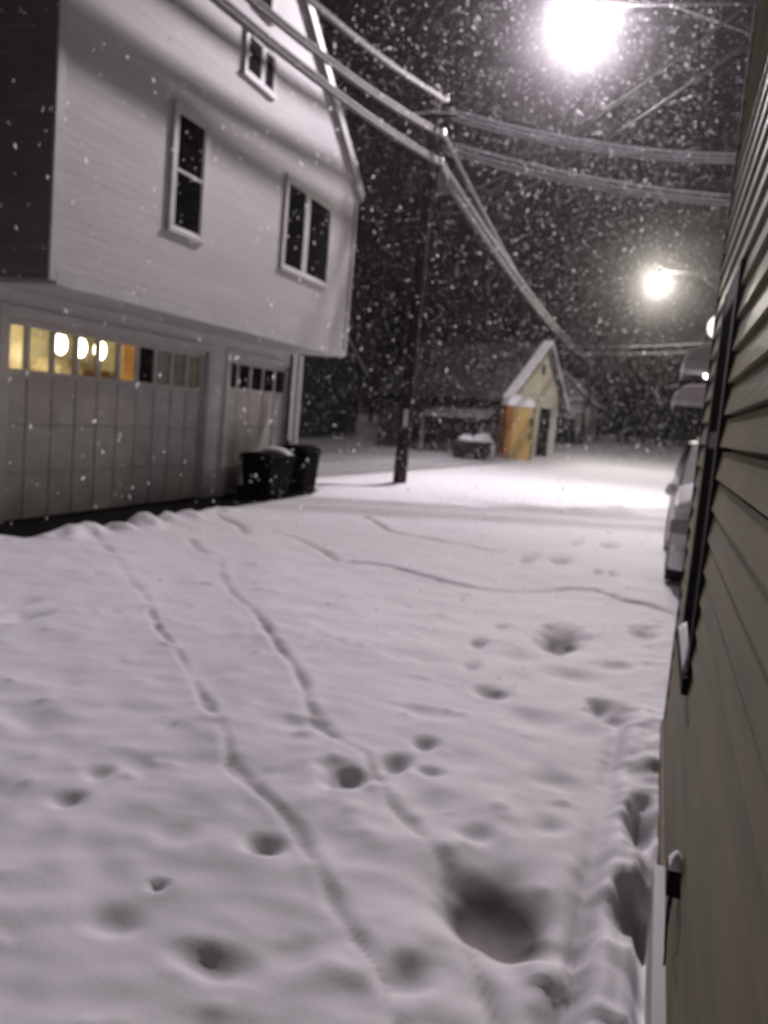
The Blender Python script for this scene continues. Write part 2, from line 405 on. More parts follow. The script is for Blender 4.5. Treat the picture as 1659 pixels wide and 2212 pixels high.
for i in range(26): b.box((-17, Y0 - .006, ZB + i * .115), (XF - .09, Y0 + .002, ZB + i * .115 + .02))
b.build('side_wall', M['sidewall_shaded'], house)
b = MB(); b.box((-17, Y0 + .2, ZB - .03), (XF - .003, Y1 - .003, ZB - .002)); b.build('soffit', M['trim'], house)
b = MB()
b.box((XF, Y1 - .10, ZB), (XF + .028, Y1 + .02, ZE)); b.build('corner_board', M['trim'], house)
b = MB(); b.box((XF, Y0 - .02, ZB), (XF + .028, Y0 + .09, ZE)); b.build('corner_board', M['trim'], house)
b = MB(); b.box((XF + .0, Y0 + .09, ZB - .035), (XF + .03, Y1 - .10, ZB + .10)); b.build('skirt_board', M['trim'], house)
# roof with its overhanging rakes
OV, EO = .045, .15
b = MB()
def slope(y_eave, sgn, z0, t):
    return [(y_eave, z0), (YR, ZR + .02 + (z0 - z0)), (YR, ZR + .02 + t), (y_eave, z0 + t)]
for sgn, ye in ((1, Y1 + EO), (-1, Y0 - EO)):
    ze = ZE - SL * EO + .02
    q = [(ye, ze), (ye, ze + .14), (YR, ZR + .16), (YR, ZR + .02)]
    b.prism(q if sgn > 0 else q[::-1], 0, -17.5, XF + OV)
b.build('roof', M['roof'], house)
b = MB()
for sgn, ye in ((1, Y1 + EO), (-1, Y0 - EO)):
    ze = ZE - SL * EO + .02
    q = [(ye, ze - .05), (ye, ze + .15), (YR, ZR + .17), (YR, ZR - .05)]
    b.prism(q if sgn > 0 else q[::-1], 0, XF + OV, XF + OV + .035)
b.build('rake_board', M['trim'], house)
b = MB()
for sgn, ye in ((1, Y1 + EO), (-1, Y0 - EO)):
    ze = ZE - SL * EO + .02
    q = [(ye, ze - .022), (ye, ze - .003), (YR, ZR + .017), (YR, ZR - .002)]
    b.prism(q if sgn > 0 else q[::-1], 0, XF + .012, XF + OV - .002)
b.build('rake_soffit', M['trim'], house)
for sgn, ye in ((1, Y1 + EO), (-1, Y0 - EO)):
    ze = ZE - SL * EO + .02
    b = MB(); b.prism([(ye, ze - .06), (ye + sgn * .02, ze - .06), (ye + sgn * .02, ze + .14), (ye, ze + .14)][::sgn], 0, -17.5, XF + OV)
    b.build('gutter', M['trim'], house)
b = MB()
for sgn, ye in ((1, Y1 + EO), (-1, Y0 - EO)):
    ze = ZE - SL * EO + .02
    n = 24
    top = []
    for i in range(n + 1):
        t = i / n; y = ye + (YR - ye) * t; z = ze + .15 + (ZR - ze) * t
        top.append((y, z + .05 + .03 * noise.noise(Vector((y * 2, 0, 0)))))
    q = [(ye, ze + .142)] + top + [(YR, ZR + .162)]
    b.prism(q if sgn > 0 else q[::-1], 0, -17.4, XF + OV + .02)
b.build('roof_snow', M['snow_cap'], house)

def window(y0, y1, z0, z1, X, parent, s=1, mull=(), mid=True, case=.085, snow=True):
    b = MB(); p = .028
    def bx(ya, yb, za, zb, d=p): b.box((min(X, X + s * d), ya, za), (max(X, X + s * d), yb, zb))
    bx(y0 - case, y0, z0 - .02, z1 + case); bx(y1, y1 + case, z0 - .02, z1 + case); bx(y0, y1, z1, z1 + case, p + .004)
    bx(y0 - case - .02, y1 + case + .02, z0 - .07, z0 - .021, p + .014)
    for a, c in mull: bx(a, c, z0 - .02, z1, p - .004)
    ed = [y0] + [q for m_ in mull for q in m_] + [y1]
    for a, c in zip(ed[0::2], ed[1::2]):
        bx(a, a + .035, z0 - .02, z1, .022); bx(c - .035, c, z0 - .02, z1, .022); bx(a + .035, c - .035, z0 - .02, z0 + .03, .021); bx(a + .035, c - .035, z1 - .04, z1, .021)
        if mid: bx(a + .035, c - .035, (z0 + z1) / 2 - .02, (z0 + z1) / 2 + .02, .024)
    w = b.build('window', M['trim'], parent)
    b = MB()
    for a, c in zip(ed[0::2], ed[1::2]): b.box((min(X, X + s * .016), a + .03, z0 + .02), (max(X, X + s * .016), c - .03, z1 - .03))
    g = b.build('glass', M['glass'], parent); g.parent = w
    if snow:
        nb = snow_slab(lambda u, v: (X + s * (.015 + .026 * u), y0 - .08 + (y1 - y0 + .16) * v, z0 - .021), 4, 14, .035, .015)
        q = nb.build('sill_snow', M['snow_cap'], parent, True); q.parent = w
    return w
w = window(9.72, 10.40, 3.72, 5.14, XF + .004, house); w['label'] = 'tall single sash window with pale casing'
w = window(13.03, 14.90, 3.86, 5.20, XF + .004, house, 1, ((13.78, 13.92),), False); w['label'] = 'paired window near the house corner'
w = window(11.38, 12.26, 6.24, 6.78, XF + .004, house, 1, ((11.86, 11.92),), False, .06); w['label'] = 'small attic window'
w = window(11.62, 12.05, 7.22, 7.9, XF + .004, house, 1, (), False, .06, False); w['label'] = 'narrow window under the gable peak'

# garage storey
b = MB()
D1, D2 = (8.10, 12.62), (13.38, 15.92)
ZT = 2.36
def gx(ya, yb, za, zb, x0=XG - .2, x1=XG): b.box((x0, ya, za), (x1, yb, zb))
gx(3.2, D1[0], -.1, ZB - .031); gx(D1[1], D2[0], -.1, ZB - .031); gx(D2[1], 16.42, -.1, ZB - .031)
gx(D1[0], D1[1], ZT, ZB - .031); gx(D2[0], D2[1], ZT, ZB - .031)
b.box((-13.0, 16.22, -.1), (XG - .2, 16.42, ZB - .031)); b.box((-13.0, 3.2, -.1), (XG - .2, 3.4, ZB)); b.box((-13.2, 3.2, -.1), (-13.0, 16.42, ZB - .031))
b.build('garage_wall', M['facade'], house)
b = MB()
for a, c in (D1, D2):
    b.box((XG, a - .15, -.08), (XG + .035, a - .002, ZT)); b.box((XG, c + .002, -.08), (XG + .035, c + .15, ZT))
    b.box((XG, a - .15, ZT), (XG + .038, c + .15, ZT + .11))
b.box((XG, 16.27, -.1), (XG + .033, 16.44, ZB - .04))
b.box((XG, 3.2, ZB - .2), (XG + .036, 7.5, ZB + .02))
b.build('door_trim', M['trim'], house)
b = MB(); b.box((-13.2, 3.2, ZB), (XG + .12, Y0 - .01, ZB + .06)); b.build('garage_roof', M['trim'], house)
snow_slab(lambda u, v: (-13.1 + 6.05 * u, 3.3 + 4.15 * v, ZB + .062), 10, 8, .10, .03).build('garage_roof_snow', M['snow_cap'], house, True)
b = MB(); b.box((-13, 3.4, -.06), (XG - .2, 16.2, -.03)); b.build('garage_floor', M['floor'], house)
b = MB(); b.box((-12.99, 3.42, .0), (-11.2, 15.2, 2.62)); b.box((-11.19, 15.0, .0), (XG - .32, 15.2, 2.62)); b.build('yellow_back_wall', M['yellow_wall'], house)
b = MB(); b.box((-9.5, 13.6, -.02), (XG - .30, 13.68, 2.62)); b.build('board_partition', M['brown_wall'], house)
b = MB(); b.box((-13, 3.42, 2.625), (XG - .21, 16.2, 2.645)); b.build('ceiling', M['trim'], house)

def garage_door(y0, y1, npan, pane_h, label, kinds):
    """sectional door: groove-backed boards in three rows under one row of panes"""
    X = XG - .10; zb, zt = -.07, ZT
    g = MB(); w = (y1 - y0) / npan; zp0 = zt - .10 - pane_h; zp1 = zt - .10
    g.cur = 0
    g.box((X - .05, y0, zp1), (X, y1, zt)); g.box((X - .05, y0, zp0 - .07), (X, y1, zp0))
    for i in range(npan + 1):
        c = y0 + i * w; h = .035 if 0 < i < npan else .05
        g.box((X - .05, max(y0, c - h), zp0), (X, min(y1, c + h), zp1))
    rows = np.linspace(zb, zp0 - .07, 4)
    for a, c in zip(rows[:-1], rows[1:]):
        for i in range(npan):
            g.box((X - .05, y0 + i * w + .014, a + .004), (X, y0 + (i + 1) * w - .014, c - .004))
    g.cur = 1
    g.box((X - .08, y0, zb), (X - .045, y1, zp0 - .06))
    d = g.build('garage_door', [M['door'], M['groove']], house); d['label'] = label
    for kind, mm, nm in (('clear', M['pane'], 'clear_pane'), ('dark', M['glass'], 'dark_pane'), ('cover', M['cover'], 'covered_pane')):
        q = MB()
        for i in range(npan):
            if kinds[i] == kind: q.box((X - .034, y0 + i * w + .03, zp0), (X - .026, y0 + (i + 1) * w - .03, zp1))
        if q.v:
            o = q.build(nm, mm, house); o.parent = d
    return d
garage_door(D1[0], D1[1], 10, .50, 'wide garage door with a row of panes partly lit yellow', ['clear'] * 6 + ['dark'] + ['cover'] * 3)
garage_door(D2[0], D2[1], 5, .42, 'narrow garage door with dark panes', ['dark'] * 5)
b = MB(); b.tube([(XG + .09, 15.72, 2.6), (XG + .09, 15.72, .95), (XG + .16, 15.72, .86)], .035, 8); b.build('downspout', M['dark_trim'], house)

# things inside the lit garage
for i, (y, z, x) in enumerate(((11.5, 2.26, -9.2), (12.05, 2.26, -9.25), (12.5, 2.26, -9.2))):
    t = thing('shop_light', (x, y, z), ('nearest', 'middle', 'farthest')[i] + ' of three bulbs glowing behind the garage door panes', 'lamp', 'bulbs inside the garage')
    b = MB(); b.lathe([(.02, .06), (.07, .08), (.07, .10), (.02, .28)], (x, y, z), 10); b.build('holder', M['metal'], t)
    b = MB(); b.sphere((x, y, z), .10, 12, 8, (1, 1.1, 1.7)); b.build('bulb', glow('bulb_glow', (1, .95, .80), 26), t, True)
ld = bpy.data.lights.new('garage_bulb_light', 'POINT'); ld.energy = 430; ld.color = (1, .91, .68); ld.shadow_soft_size = .12
lo = bpy.data.objects.new('garage_bulb_light', ld); lo.location = (-9.5, 11.0, 2.0); C.objects.link(lo)
lo['kind'] = 'structure'
for i, (y, h, m, w_) in enumerate(((8.6, 1.75, 'red', .5), (9.5, 1.86, 'tan', .6), (10.6, 1.80, 'red', .45), (11.9, 1.95, 'tan', .7), (13.2, 1.84, 'brown_wall', .6))):
    b = MB(); y += .9
    b.box((-10.9, y, 0), (-10.2, y + w_, h * .55)); b.box((-10.85, y + .04, h * .55 + .002), (-10.25, y + w_ - .05, h)); b.box((-10.8, y + .1, h + .002), (-10.4, y + w_ * .6, h + .12))
    tag(b.build('storage_stack', M[m]), f"{['rusty red', 'tall tan', 'small red', 'wide tan', 'brown'][i]} stack of boxes inside the lit garage", 'boxes', 'clutter stacked in the garage')

# ------------------------------------------------------------------ trash bins in front of the narrow door
def trash_bin(loc, w, d, h, label, snow):
    x, y = loc
    t = thing('trash_bin', (x, y, -.04), label, 'trash bin', 'black bins by the garage corner')
    z0 = -.04
    b = MB(); k = .86
    vs = [(x - d / 2 * k, y - w / 2 * k, z0 + .05), (x + d / 2 * k, y - w / 2 * k, z0 + .05), (x + d / 2 * k, y + w / 2 * k, z0 + .05), (x - d / 2 * k, y + w / 2 * k, z0 + .05),
          (x - d / 2, y - w / 2, h - .08), (x + d / 2, y - w / 2, h - .08), (x + d / 2, y + w / 2, h - .08), (x - d / 2, y + w / 2, h - .08)]
    b.add(vs, [(0, 3, 2, 1), (4, 5, 6, 7), (0, 1, 5, 4), (1, 2, 6, 5), (2, 3, 7, 6), (3, 0, 4, 7)])
    b.box((x - d / 2 - .02, y - w / 2 - .02, h - .14), (x + d / 2 + .02, y + w / 2 + .02, h - .10))
    b.build('body', M['bin'], t, False, .03)
    b = MB(); n = 8; pr = []
    for i in range(n + 1):
        a = PI * i / n; pr.append((x - math.cos(a) * (d / 2 + .03), h - .078 + .10 * math.sin(a) ** .7))
    b.prism(pr[::-1], 1, y - w / 2 - .03, y + w / 2 + .03); b.build('lid', M['bin'], t)
    b = MB(); b.tube([(x - d / 2 - .07, y - w / 2 + .1, h - .1), (x - d / 2 - .07, y + w / 2 - .1, h - .1)], .018, 6); b.build('handle', M['bin'], t)
    for s in (-1, 1):
        b = MB(); yy = y + s * (w / 2 - .06); b.tube([(x - d / 2 + .04, yy - .03, z0 + .11), (x - d / 2 + .04, yy + .03, z0 + .11)], .11, 12); b.build('wheel', M['rubber'], t)
    if snow:
        y0, y1 = snow
        def f(u, v):
            xx = x - d / 2 - .0 + d * u; a = math.acos(max(-1, min(1, -(xx - x) / (d / 2 + .03))))
            return (xx, y0 + (y1 - y0) * v, h - .076 + .10 * math.sin(a) ** .7)
        snow_slab(f, 6, 8, .10, .05).build('snow_cap', M['snow_cap'], t, True)
trash_bin((-6.62, 13.95), 1.0, .58, .74, 'wide black lidded bin with a lump of snow at one end', (14.12, 14.40))
trash_bin((-6.62, 15.25), .70, .66, .86, 'upright black bin at the garage corner post', None)

# ------------------------------------------------------------------ the olive building close by
XW = .20
olive = thing('olive_building', (3, 1, 0), 'olive lap sided building wall close to the viewer with a tall dark window', 'building')
b = MB(); zs = list(np.arange(.119, 5.66, .105))
for z0, z1 in zip(zs[:-1], zs[1:]):          # each board leans out over a deep narrow reveal
    a0, a1 = -2.5, 4.66; xo = XW - .016
    b.add([(xo, a0, z0), (xo, a1, z0), (XW - .003, a1, z1 - .014), (XW - .003, a0, z1 - .014), (XW + .02, a0, z1 - .014), (XW + .02, a1, z1 - .014), (XW + .02, a0, z0), (XW + .02, a1, z0)],
          [(3, 2, 1, 0), (4, 5, 2, 3), (0, 1, 7, 6)])
b.box((XW + .021, -2.5, .1), (XW + .15, 4.66, 5.65))
b.build('siding_wall', M['olive'], olive)
b = MB(); b.box((XW - .052, -2.5, -.3), (XW + .1, 3.05, .115)); b.build('base_board', M['trim'], olive)
b = MB(); b.box((XW - .03, 3.06, -.3), (XW + .1, 4.70, .115)); b.build('stone_base', M['olive_board'], olive)
b = MB(); b.box((XW - .018, 4.662, .118), (XW + .15, 4.72, 5.62)); b.build('corner_board', M['dark_trim'], olive)
b = MB(); b.box((XW + .151, 4.55, -.1), (7, 4.70, 5.65)); b.box((6.85, -6, -.1), (7, 4.55, 5.65)); b.box((XW + .15, -6, -.1), (6.85, -5.85, 5.65)); b.box((XW, -6, -.1), (XW + .15, -2.5, 5.65))
b.build('plain_wall', M['olive_board'], olive)
b = MB(); b.box((XW - .02, -6.2, 5.66), (7.2, 4.78, 5.80)); b.build('roof', M['roof'], olive)
snow_slab(lambda u, v: (XW - .01 + 7.2 * u, -6.2 + 10.95 * v, 5.802), 14, 20, .12, .03).build('roof_snow', M['snow_cap'], olive, True)
# the tall dark window in it
WY0, WY1, WZ0, WZ1 = 3.06, 3.86, .80, 2.20
b = MB(); p = .024
def wx(ya, yb, za, zb, d): b.box((XW - d, ya, za), (XW + .03, yb, zb))
wx(WY0, WY0 + .10, WZ0, WZ1, p); wx(WY1 - .10, WY1, WZ0, WZ1, p); wx(WY0 + .10, WY1 - .10, WZ1 - .1, WZ1, p - .003)
wx(WY0 + .10, WY1 - .10, WZ0 + .78, WZ0 + .84, p - .006)
wx(WY0 - .03, WY1 + .03, WZ0 - .06, WZ0, p + .014)
wo = b.build('window', M['dark_trim'], olive)
b = MB(); wx(WY0 + .10, WY1 - .10, WZ0, WZ1 - .1, .0175); g = b.build('screen', M['screen'], olive); g.parent = wo
g = snow_slab(lambda u, v: (XW - .038 + .022 * u, WY0 + .03 + (WY1 - WY0 - .04) * v, WZ0 + .001), 4, 14, .11, .03).build('sill_snow', M['snow_cap'], olive, True); g.parent = wo
g = snow_slab(lambda u, v: (XW - .023 + .015 * u, WY0 + .02 + (WY1 - WY0 - .04) * v, WZ1 + .001), 3, 14, .03, .01).build('head_glint', M['snow_cap'], olive, True); g.parent = wo  # white strip standing in for lamp light reflected on the top frame
# outlet box with hanging leads
t = thing('outlet_box', (XW, 2.4, .4), 'small black outlet box with a snow cap on the olive boards', 'outlet box')
b = MB(); b.box((XW - .048, 2.34, .375), (XW - .001, 2.42, .45)); b.build('box', M['dark_trim'], t, False, .008)
snow_slab(lambda u, v: (XW - .047 + .035 * u, 2.34 + .08 * v, .451), 5, 6, .05, .02).build('snow_cap', M['snow_cap'], t, True)
b = MB(); b.tube([(XW - .03, 2.36, .376), (XW - .034, 2.34, .29), (XW - .03, 2.31, .20)], .003, 6); b.build('lead', M['dark_trim'], t)
b = MB(); b.tube([(XW - .03, 2.40, .376), (XW - .035, 2.41, .30), (XW - .03, 2.37, .22)], .003, 6); b.build('lead', M['dark_trim'], t)

# ------------------------------------------------------------------ poles, cables
PX, PY = -5.52, 18.75
t = thing('utility_pole', (PX, PY, 0), 'dark wooden utility pole standing by the end of the house', 'utility pole')
b = MB()
b.tube([(PX - .06 + .06 * z / 8.7, PY, z) for z in np.linspace(-.2, 8.7, 14)], [.155 - .006 * z for z in np.linspace(-.2, 8.7, 14)], 14)
b.build('shaft', M['pole'], t, True)
for k, z in enumerate((8.45, 7.75, 7.15)):
    b = MB(); b.tube([(PX + .11, PY, z), (PX + .26, PY, z)], .03, 8); b.build('bracket', M['metal'], t)
    b = MB(); b.lathe([(.02, -.05), (.06, -.03), (.045, 0), (.065, .03), (.045, .06), (.03, .09)], (PX + .24, PY, z + .02), 10); b.build('insulator', M['ceramic'], t)
b = MB(); b.box((PX - .10, PY - .30, 7.98), (PX + .12, PY - .16, 8.10)); b.box((PX - .55, PY - .28, 8.0), (PX + .6, PY - .18, 8.08)); b.build('crossarm', M['pole'], t)
snow_slab(lambda u, v: (PX - .55 + 1.15 * u, PY - .28 + .10 * v, 8.082), 14, 4, .06, .02).build('crossarm_snow', M['snow_cap'], t, True)
b = MB(); b.tube([(PX + .20, PY - .12, 6.35), (PX + .32, PY - .02, 6.55), (PX + .34, PY, 6.85), (PX + .26, PY, 7.02)], [.06, .12, .11, .05], 10); b.build('splice_case', M['cable'], t, True)
b = MB(); b.box((PX - .04, PY - .19, 1.35), (PX + .05, PY - .165, 1.75)); b.build('pole_tag', M['ceramic'], t)
snow_slab(lambda u, v: (PX - .06 + .12 * u, PY - .09 + .18 * v, 8.70), 5, 5, .09, .02).build('top_snow', M['snow_cap'], t, True)

def cat(p, q, sag, n=36):
    p, q = Vector(p), Vector(q)
    return [p.lerp(q, i / n) - Vector((0, 0, 4 * sag * (i / n) * (1 - i / n))) for i in range(n + 1)]
def quad_line(p, m, q, tm, n=40):
    """curve through p (t=0), m (t=tm), q (t=1)"""
    p, m, q = Vector(p), Vector(m), Vector(q)
    c = (m - p.lerp(q, tm)) / (tm * (1 - tm))
    return [p.lerp(q, i / n) + c * (i / n) * (1 - i / n) for i in range(n + 1)]
def cable(pts, r, label, m='cable', strands=((0, 0),), group=None, name='cable'):
    b = MB()
    for k, (du, dv) in enumerate(strands):
        P = [p + Vector((du, 0, dv)) for p in pts]
        rs = [r * (1 + .22 * noise.noise(p * 2.3 + Vector((k, 0, 0)))) * min(1, .3 + .7 * min((p - P[0]).length, (p - P[-1]).length) / .5) for p in P]
        b.tube(P, rs, 7)
    if len(strands) > 1:
        for i in range(3, len(pts) - 2, 4):
            for (a, c), (e_, f_) in zip(strands[:-1], strands[1:]):
                b.tube([pts[i] + Vector((a, 0, c)), pts[i] + Vector((e_, 0, f_))], r * .6, 5)
    return tag(b.build(name, M[m], None, True), label, 'cable', group)
G1 = 'snow laden cables running past the house'
q0 = PX + .24
M['cable_pale'] = mat('frosted_cable', (.42, .41, .43), .8, .15, 30., .2, .3, 40.)
def run(*spans):
    out = []
    for sp in spans: out += sp if not out else sp[1:]
    return out
cable(quad_line((q0, PY, 8.48), (-5.5, 13.0, 7.55), (-5.5, -12, 8.5), .187), .036, 'topmost thick snowy cable from the pole top toward the house gable', group=G1, strands=((0, 0), (.02, -.06)))
cable(run(quad_line((-5.5, -12, 8.0), (-5.5, 12.4, 6.87), (q0, PY, 7.78), .794), quad_line((q0, PY, 7.78), (-5.0, 29, 6.35), (-4.9, 66, 7.9), .22)), .04, 'middle thick snowy cable passing the house gable and the pole', group=G1, strands=((0, 0), (.03, -.09)))
cable(run(quad_line((-5.5, -12, 7.4), (-5.5, 13.0, 6.56), (q0, PY, 7.18), .813), quad_line((q0, PY, 7.18), (-4.85, 26, 6.30), (-4.9, 66, 8.3), .14)), .045, 'lowest thick snowy cable passing the paired window and the pole', group=G1, strands=((0, 0), (.03, -.09)))
G2 = 'snow laden cables sagging along the alley'
cable(quad_line((PX + .3, PY, 6.85), (-4.8, 27, 5.95), (-4.9, 66, 7.5), .17), .06, 'thick snowy cable sagging lowest from the splice case on the pole', group=G2)
LP = Vector((1.13, 22.6, 0))
G3 = 'cables crossing over the alley'
cable(cat((q0, PY, 8.30), (LP.x, LP.y, 8.45), .25), .026, 'upper bundle of lashed cables crossing the alley below the bright street lamp', 'cable_pale', ((0, 0), (0, -.10), (0, -.19)), G3)
cable(cat((q0, PY, 7.62), (LP.x, LP.y, 7.48), .20), .026, 'lower bundle of lashed cables crossing the alley below the bright street lamp', 'cable_pale', ((0, 0), (0, -.12), (0, -.21)), G3)
G4 = 'thin service wires to the olive building'
cable(cat((q0, PY, 6.5), (XW + .03, 4.60, 3.75), .30), .006, 'upper thin service wire from the pole to the olive wall', 'wire', group=G4, name='service_wire')
cable(cat((q0, PY, 6.1), (XW + .03, 4.60, 3.55), .30), .006, 'lower thin service wire from the pole to the olive wall', 'wire', group=G4, name='service_wire')

M['dull_steel'] = mat('dull_grey_steel', (.07, .07, .07), .8, .1, 8., .1)
def street_lamp(base, head, zarm, label, power, col, zbase=0.):
    bx, by = base; hx, hy, hz = head
    t = thing('street_lamp', (bx, by, zbase), label, 'street lamp', 'street lamps along the alley')
    b = MB(); b.tube([(bx, by, z) for z in np.linspace(zbase - .3, zarm + 1.0, 8)], [.13 - .006 * i for i in range(8)], 12); b.build('pole', M['pole'], t, True)
    b = MB(); pts = [(bx - .1, by, zarm - .1), (bx - .6, by, zarm + .02), (hx + 1.2, by, zarm + .12), (hx + .30, by, hz + .28)]
    b.tube(pts, .038, 8); b.build('arm', M['dull_steel'], t, True)
    b = MB(); b.tube([(bx - .1, by, zarm - .75), (bx + (hx - bx) * .5, by, zarm + .06)], .02, 6); b.build('brace', M['dull_steel'], t)
    b = MB(); b.lathe([(.06, .46), (.13, .42), (.19, .34), (.235, .22), (.25, .165), (.24, .14)], (hx, hy, hz), 18); b.tube([(hx + .05, hy, hz + .32), (hx + .36, hy, hz + .28)], [.10, .05], 10)
    b.build('lamp_head', M['metal'], t, True)
    b = MB(); b.lathe([(.232, .138), (.225, .10), (.18, .03), (.10, -.01), (.02, -.02)], (hx, hy, hz), 18)
    b.build('lamp_lens', glow('street_lamp_lens_' + str(round(by)), col, power / 90.), t, True)
    snow_slab(lambda u, v: (hx - .16 + .32 * u, hy - .16 + .32 * v, hz + .44 - .7 * ((u - .5) ** 2 + (v - .5) ** 2) * .6), 6, 6, .06, .02).build('snow_cap', M['snow_cap'], t, True)
    ld = bpy.data.lights.new('street_lamp_light', 'POINT'); ld.energy = power; ld.color = col; ld.shadow_soft_size = .28
    lo = bpy.data.objects.new('street_lamp_light', ld); lo.location = (hx, hy, hz - .22); C.objects.link(lo); lo.parent = t
    # photometry of a street luminaire: thrown along the alley, held back on the house side
    ld.use_nodes = True; nt = ld.node_tree; N_, L_ = nt.nodes, nt.links
    em = N_['Emission']; ge = N_.new('ShaderNodeTexCoord'); se = N_.new('ShaderNodeSeparateXYZ'); L_.new(ge.outputs['Normal'], se.inputs[0])
    def mr(src, a, c, lo_, hi_):
        q = N_.new('ShaderNodeMapRange'); q.interpolation_type = 'SMOOTHSTEP'
        for k, v_ in zip(('From Min', 'From Max', 'To Min', 'To Max'), (a, c, lo_, hi_)): q.inputs[k].default_value = v_
        L_.new(src, q.inputs['Value']); return q.outputs['Result']
    m1 = mr(se.outputs['X'], -.55, -.22, .10, 1.); m2 = mr(se.outputs['Y'], -.95, -.70, 2.75, 1.); m3 = mr(se.outputs['Y'], -.70, -.35, 1., 0.)
    mm = N_.new('ShaderNodeMath'); mm.operation = 'MAXIMUM'; L_.new(m1, mm.inputs[0]); L_.new(m3, mm.inputs[1]); m1 = mm.outputs[0]
    mu = N_.new('ShaderNodeMath'); mu.operation = 'MULTIPLY'; L_.new(m1, mu.inputs[0]); L_.new(m2, mu.inputs[1]); L_.new(mu.outputs[0], em.inputs['Strength'])
    lo.matrix_parent_inverse = Matrix.Translation(t.location).inverted()
    return t
street_lamp((LP.x, LP.y), (-3.09, 22.6, 11.72), 11.85, 'nearest and brightest street lamp glaring high over the alley', 5700, (1., .905, .975))
street_lamp((1.98, 38.2), (-.9, 38.2, 8.2), 8.35, 'second street lamp hanging lower and farther down the alley', 1850, (1., .945, .82), .1)
cable(cat((1.95, 38.2, 5.75), (-5.6, 41.5, 5.5), .12), .014, 'upper thin wire strung below the farther street lamp', 'wire', group='wires below the farther lamp', name='thin_wire')
cable(cat((1.95, 38.2, 5.4), (-5.6, 41.5, 5.2), .12), .014, 'lower thin wire strung below the farther street lamp', 'wire', group='wires below the farther lamp', name='thin_wire')

# ------------------------------------------------------------------ cream gabled shed with its plywood hut
M['shed_roof'] = mat('dark_grey_roof', (.10, .095, .096), .9, .25, 1.2, .1)  # dark grey with mild mottling
M['dull_grey'] = mat('dull_grey_surface', (.24, .23, .24), .8, .15, 2., .1)  # even dark grey for the lean-to's roof layer and posts
def shed():
    t = thing('shed', (-8.5, 42, .15), 'cream gabled shed with dark doorway and snowy roof', 'shed')
    # local frame: gable plane through A (near end) and B (far end)
    A, B = Vector((-6.75, 39.4, .1)), Vector((-5.05, 43.0, .3))
    g = (B - A); wdt = Vector((g.x, g.y, 0)).length; gd = Vector((g.x, g.y, 0)).normalized(); nd = Vector((gd.y, -gd.x, 0))  # outwards, toward the alley
    ze, zr = 3.1, 5.45
    mid = .60
    L_ = 8.
    def P(u, d, z): q = A + gd * (u * wdt) - nd * d; return (q.x, q.y, z)
    b = MB()
    dw = (.62, .86)
    vs = [P(0, 0, -.2), P(dw[0], 0, -.2), P(dw[0], 0, 2.55), P(dw[1], 0, 2.55), P(dw[1], 0, -.2), P(1, 0, -.2), P(1, 0, ze), P(mid, 0, zr), P(0, 0, ze)]
    b.add(vs, [tuple(range(9))])
    b.build('gable_wall', M['cream'], t)
    b = MB(); b.add([P(dw[0], .35, -.2), P(dw[1], .35, -.2), P(dw[1], .35, 2.6), P(dw[0], .35, 2.6), P(dw[0], 0, -.2), P(dw[0], 0, 2.6), P(dw[1], 0, -.2), P(dw[1], 0, 2.6)], [(0, 1, 2, 3), (4, 0, 3, 5), (1, 6, 7, 2), (3, 2, 7, 5)])
    b.build('doorway', M['doorway'], t)
    b = MB()
    b.add([P(0, 0, -.2), P(0, L_, -.2), P(0, L_, ze), P(0, 0, ze)], [(0, 1, 2, 3)]); b.add([P(1, 0, -.2), P(1, L_, -.2), P(1, L_, ze), P(1, 0, ze)], [(3, 2, 1, 0)])
    b.add([P(0, L_, -.2), P(1, L_, -.2), P(1, L_, ze), P(mid, L_, zr), P(0, L_, ze)], [(0, 1, 2, 3, 4)])
    b.build('side_wall', M['shed_dark'], t)
    for nm, m_, t0, t1, ov, LE in (('roof', 'roof', .02, .14, .35, L_ + .3), ('roof_snow', 'snow_cap', .145, .28, .38, .12)):
        b = MB()
        for ue, um in ((-.12, mid), (1.12, mid)):
            zeave = ze - (zr - ze) * .12 / (mid if ue < 0 else 1 - mid)
            q = [P(ue, -ov, zeave + t0), P(um, -ov, zr + t0), P(um, -ov, zr + t1), P(ue, -ov, zeave + t1), P(ue, LE, zeave + t0), P(um, LE, zr + t0), P(um, LE, zr + t1), P(ue, LE, zeave + t1)]
            f = [(0, 1, 2, 3), (7, 6, 5, 4), (3, 2, 6, 7), (1, 0, 4, 5), (0, 3, 7, 4), (2, 1, 5, 6)]
            b.add(q, f if ue < 0 else [k[::-1] for k in f])
        b.build(nm, M['shed_roof'] if nm == 'roof' else M[m_], t)
    b = MB(); q = [P(mid - .03, -.02, 4.1), P(mid + .03, -.02, 4.1), P(mid + .03, -.02, 4.55), P(mid - .03, -.02, 4.55)]; b.add(q, [(0, 1, 2, 3)]); b.build('vent', M['doorway'], t)
    b = MB()
    for u in (dw[1] + .02, .97):
        q = P(u, -.03, 0); b.box((q[0] - .06, q[1] - .06, -.1), (q[0] + .06, q[1] + .06, 2.6))
    b.build('door_post', M['trim'], t)
    return P
P = shed()

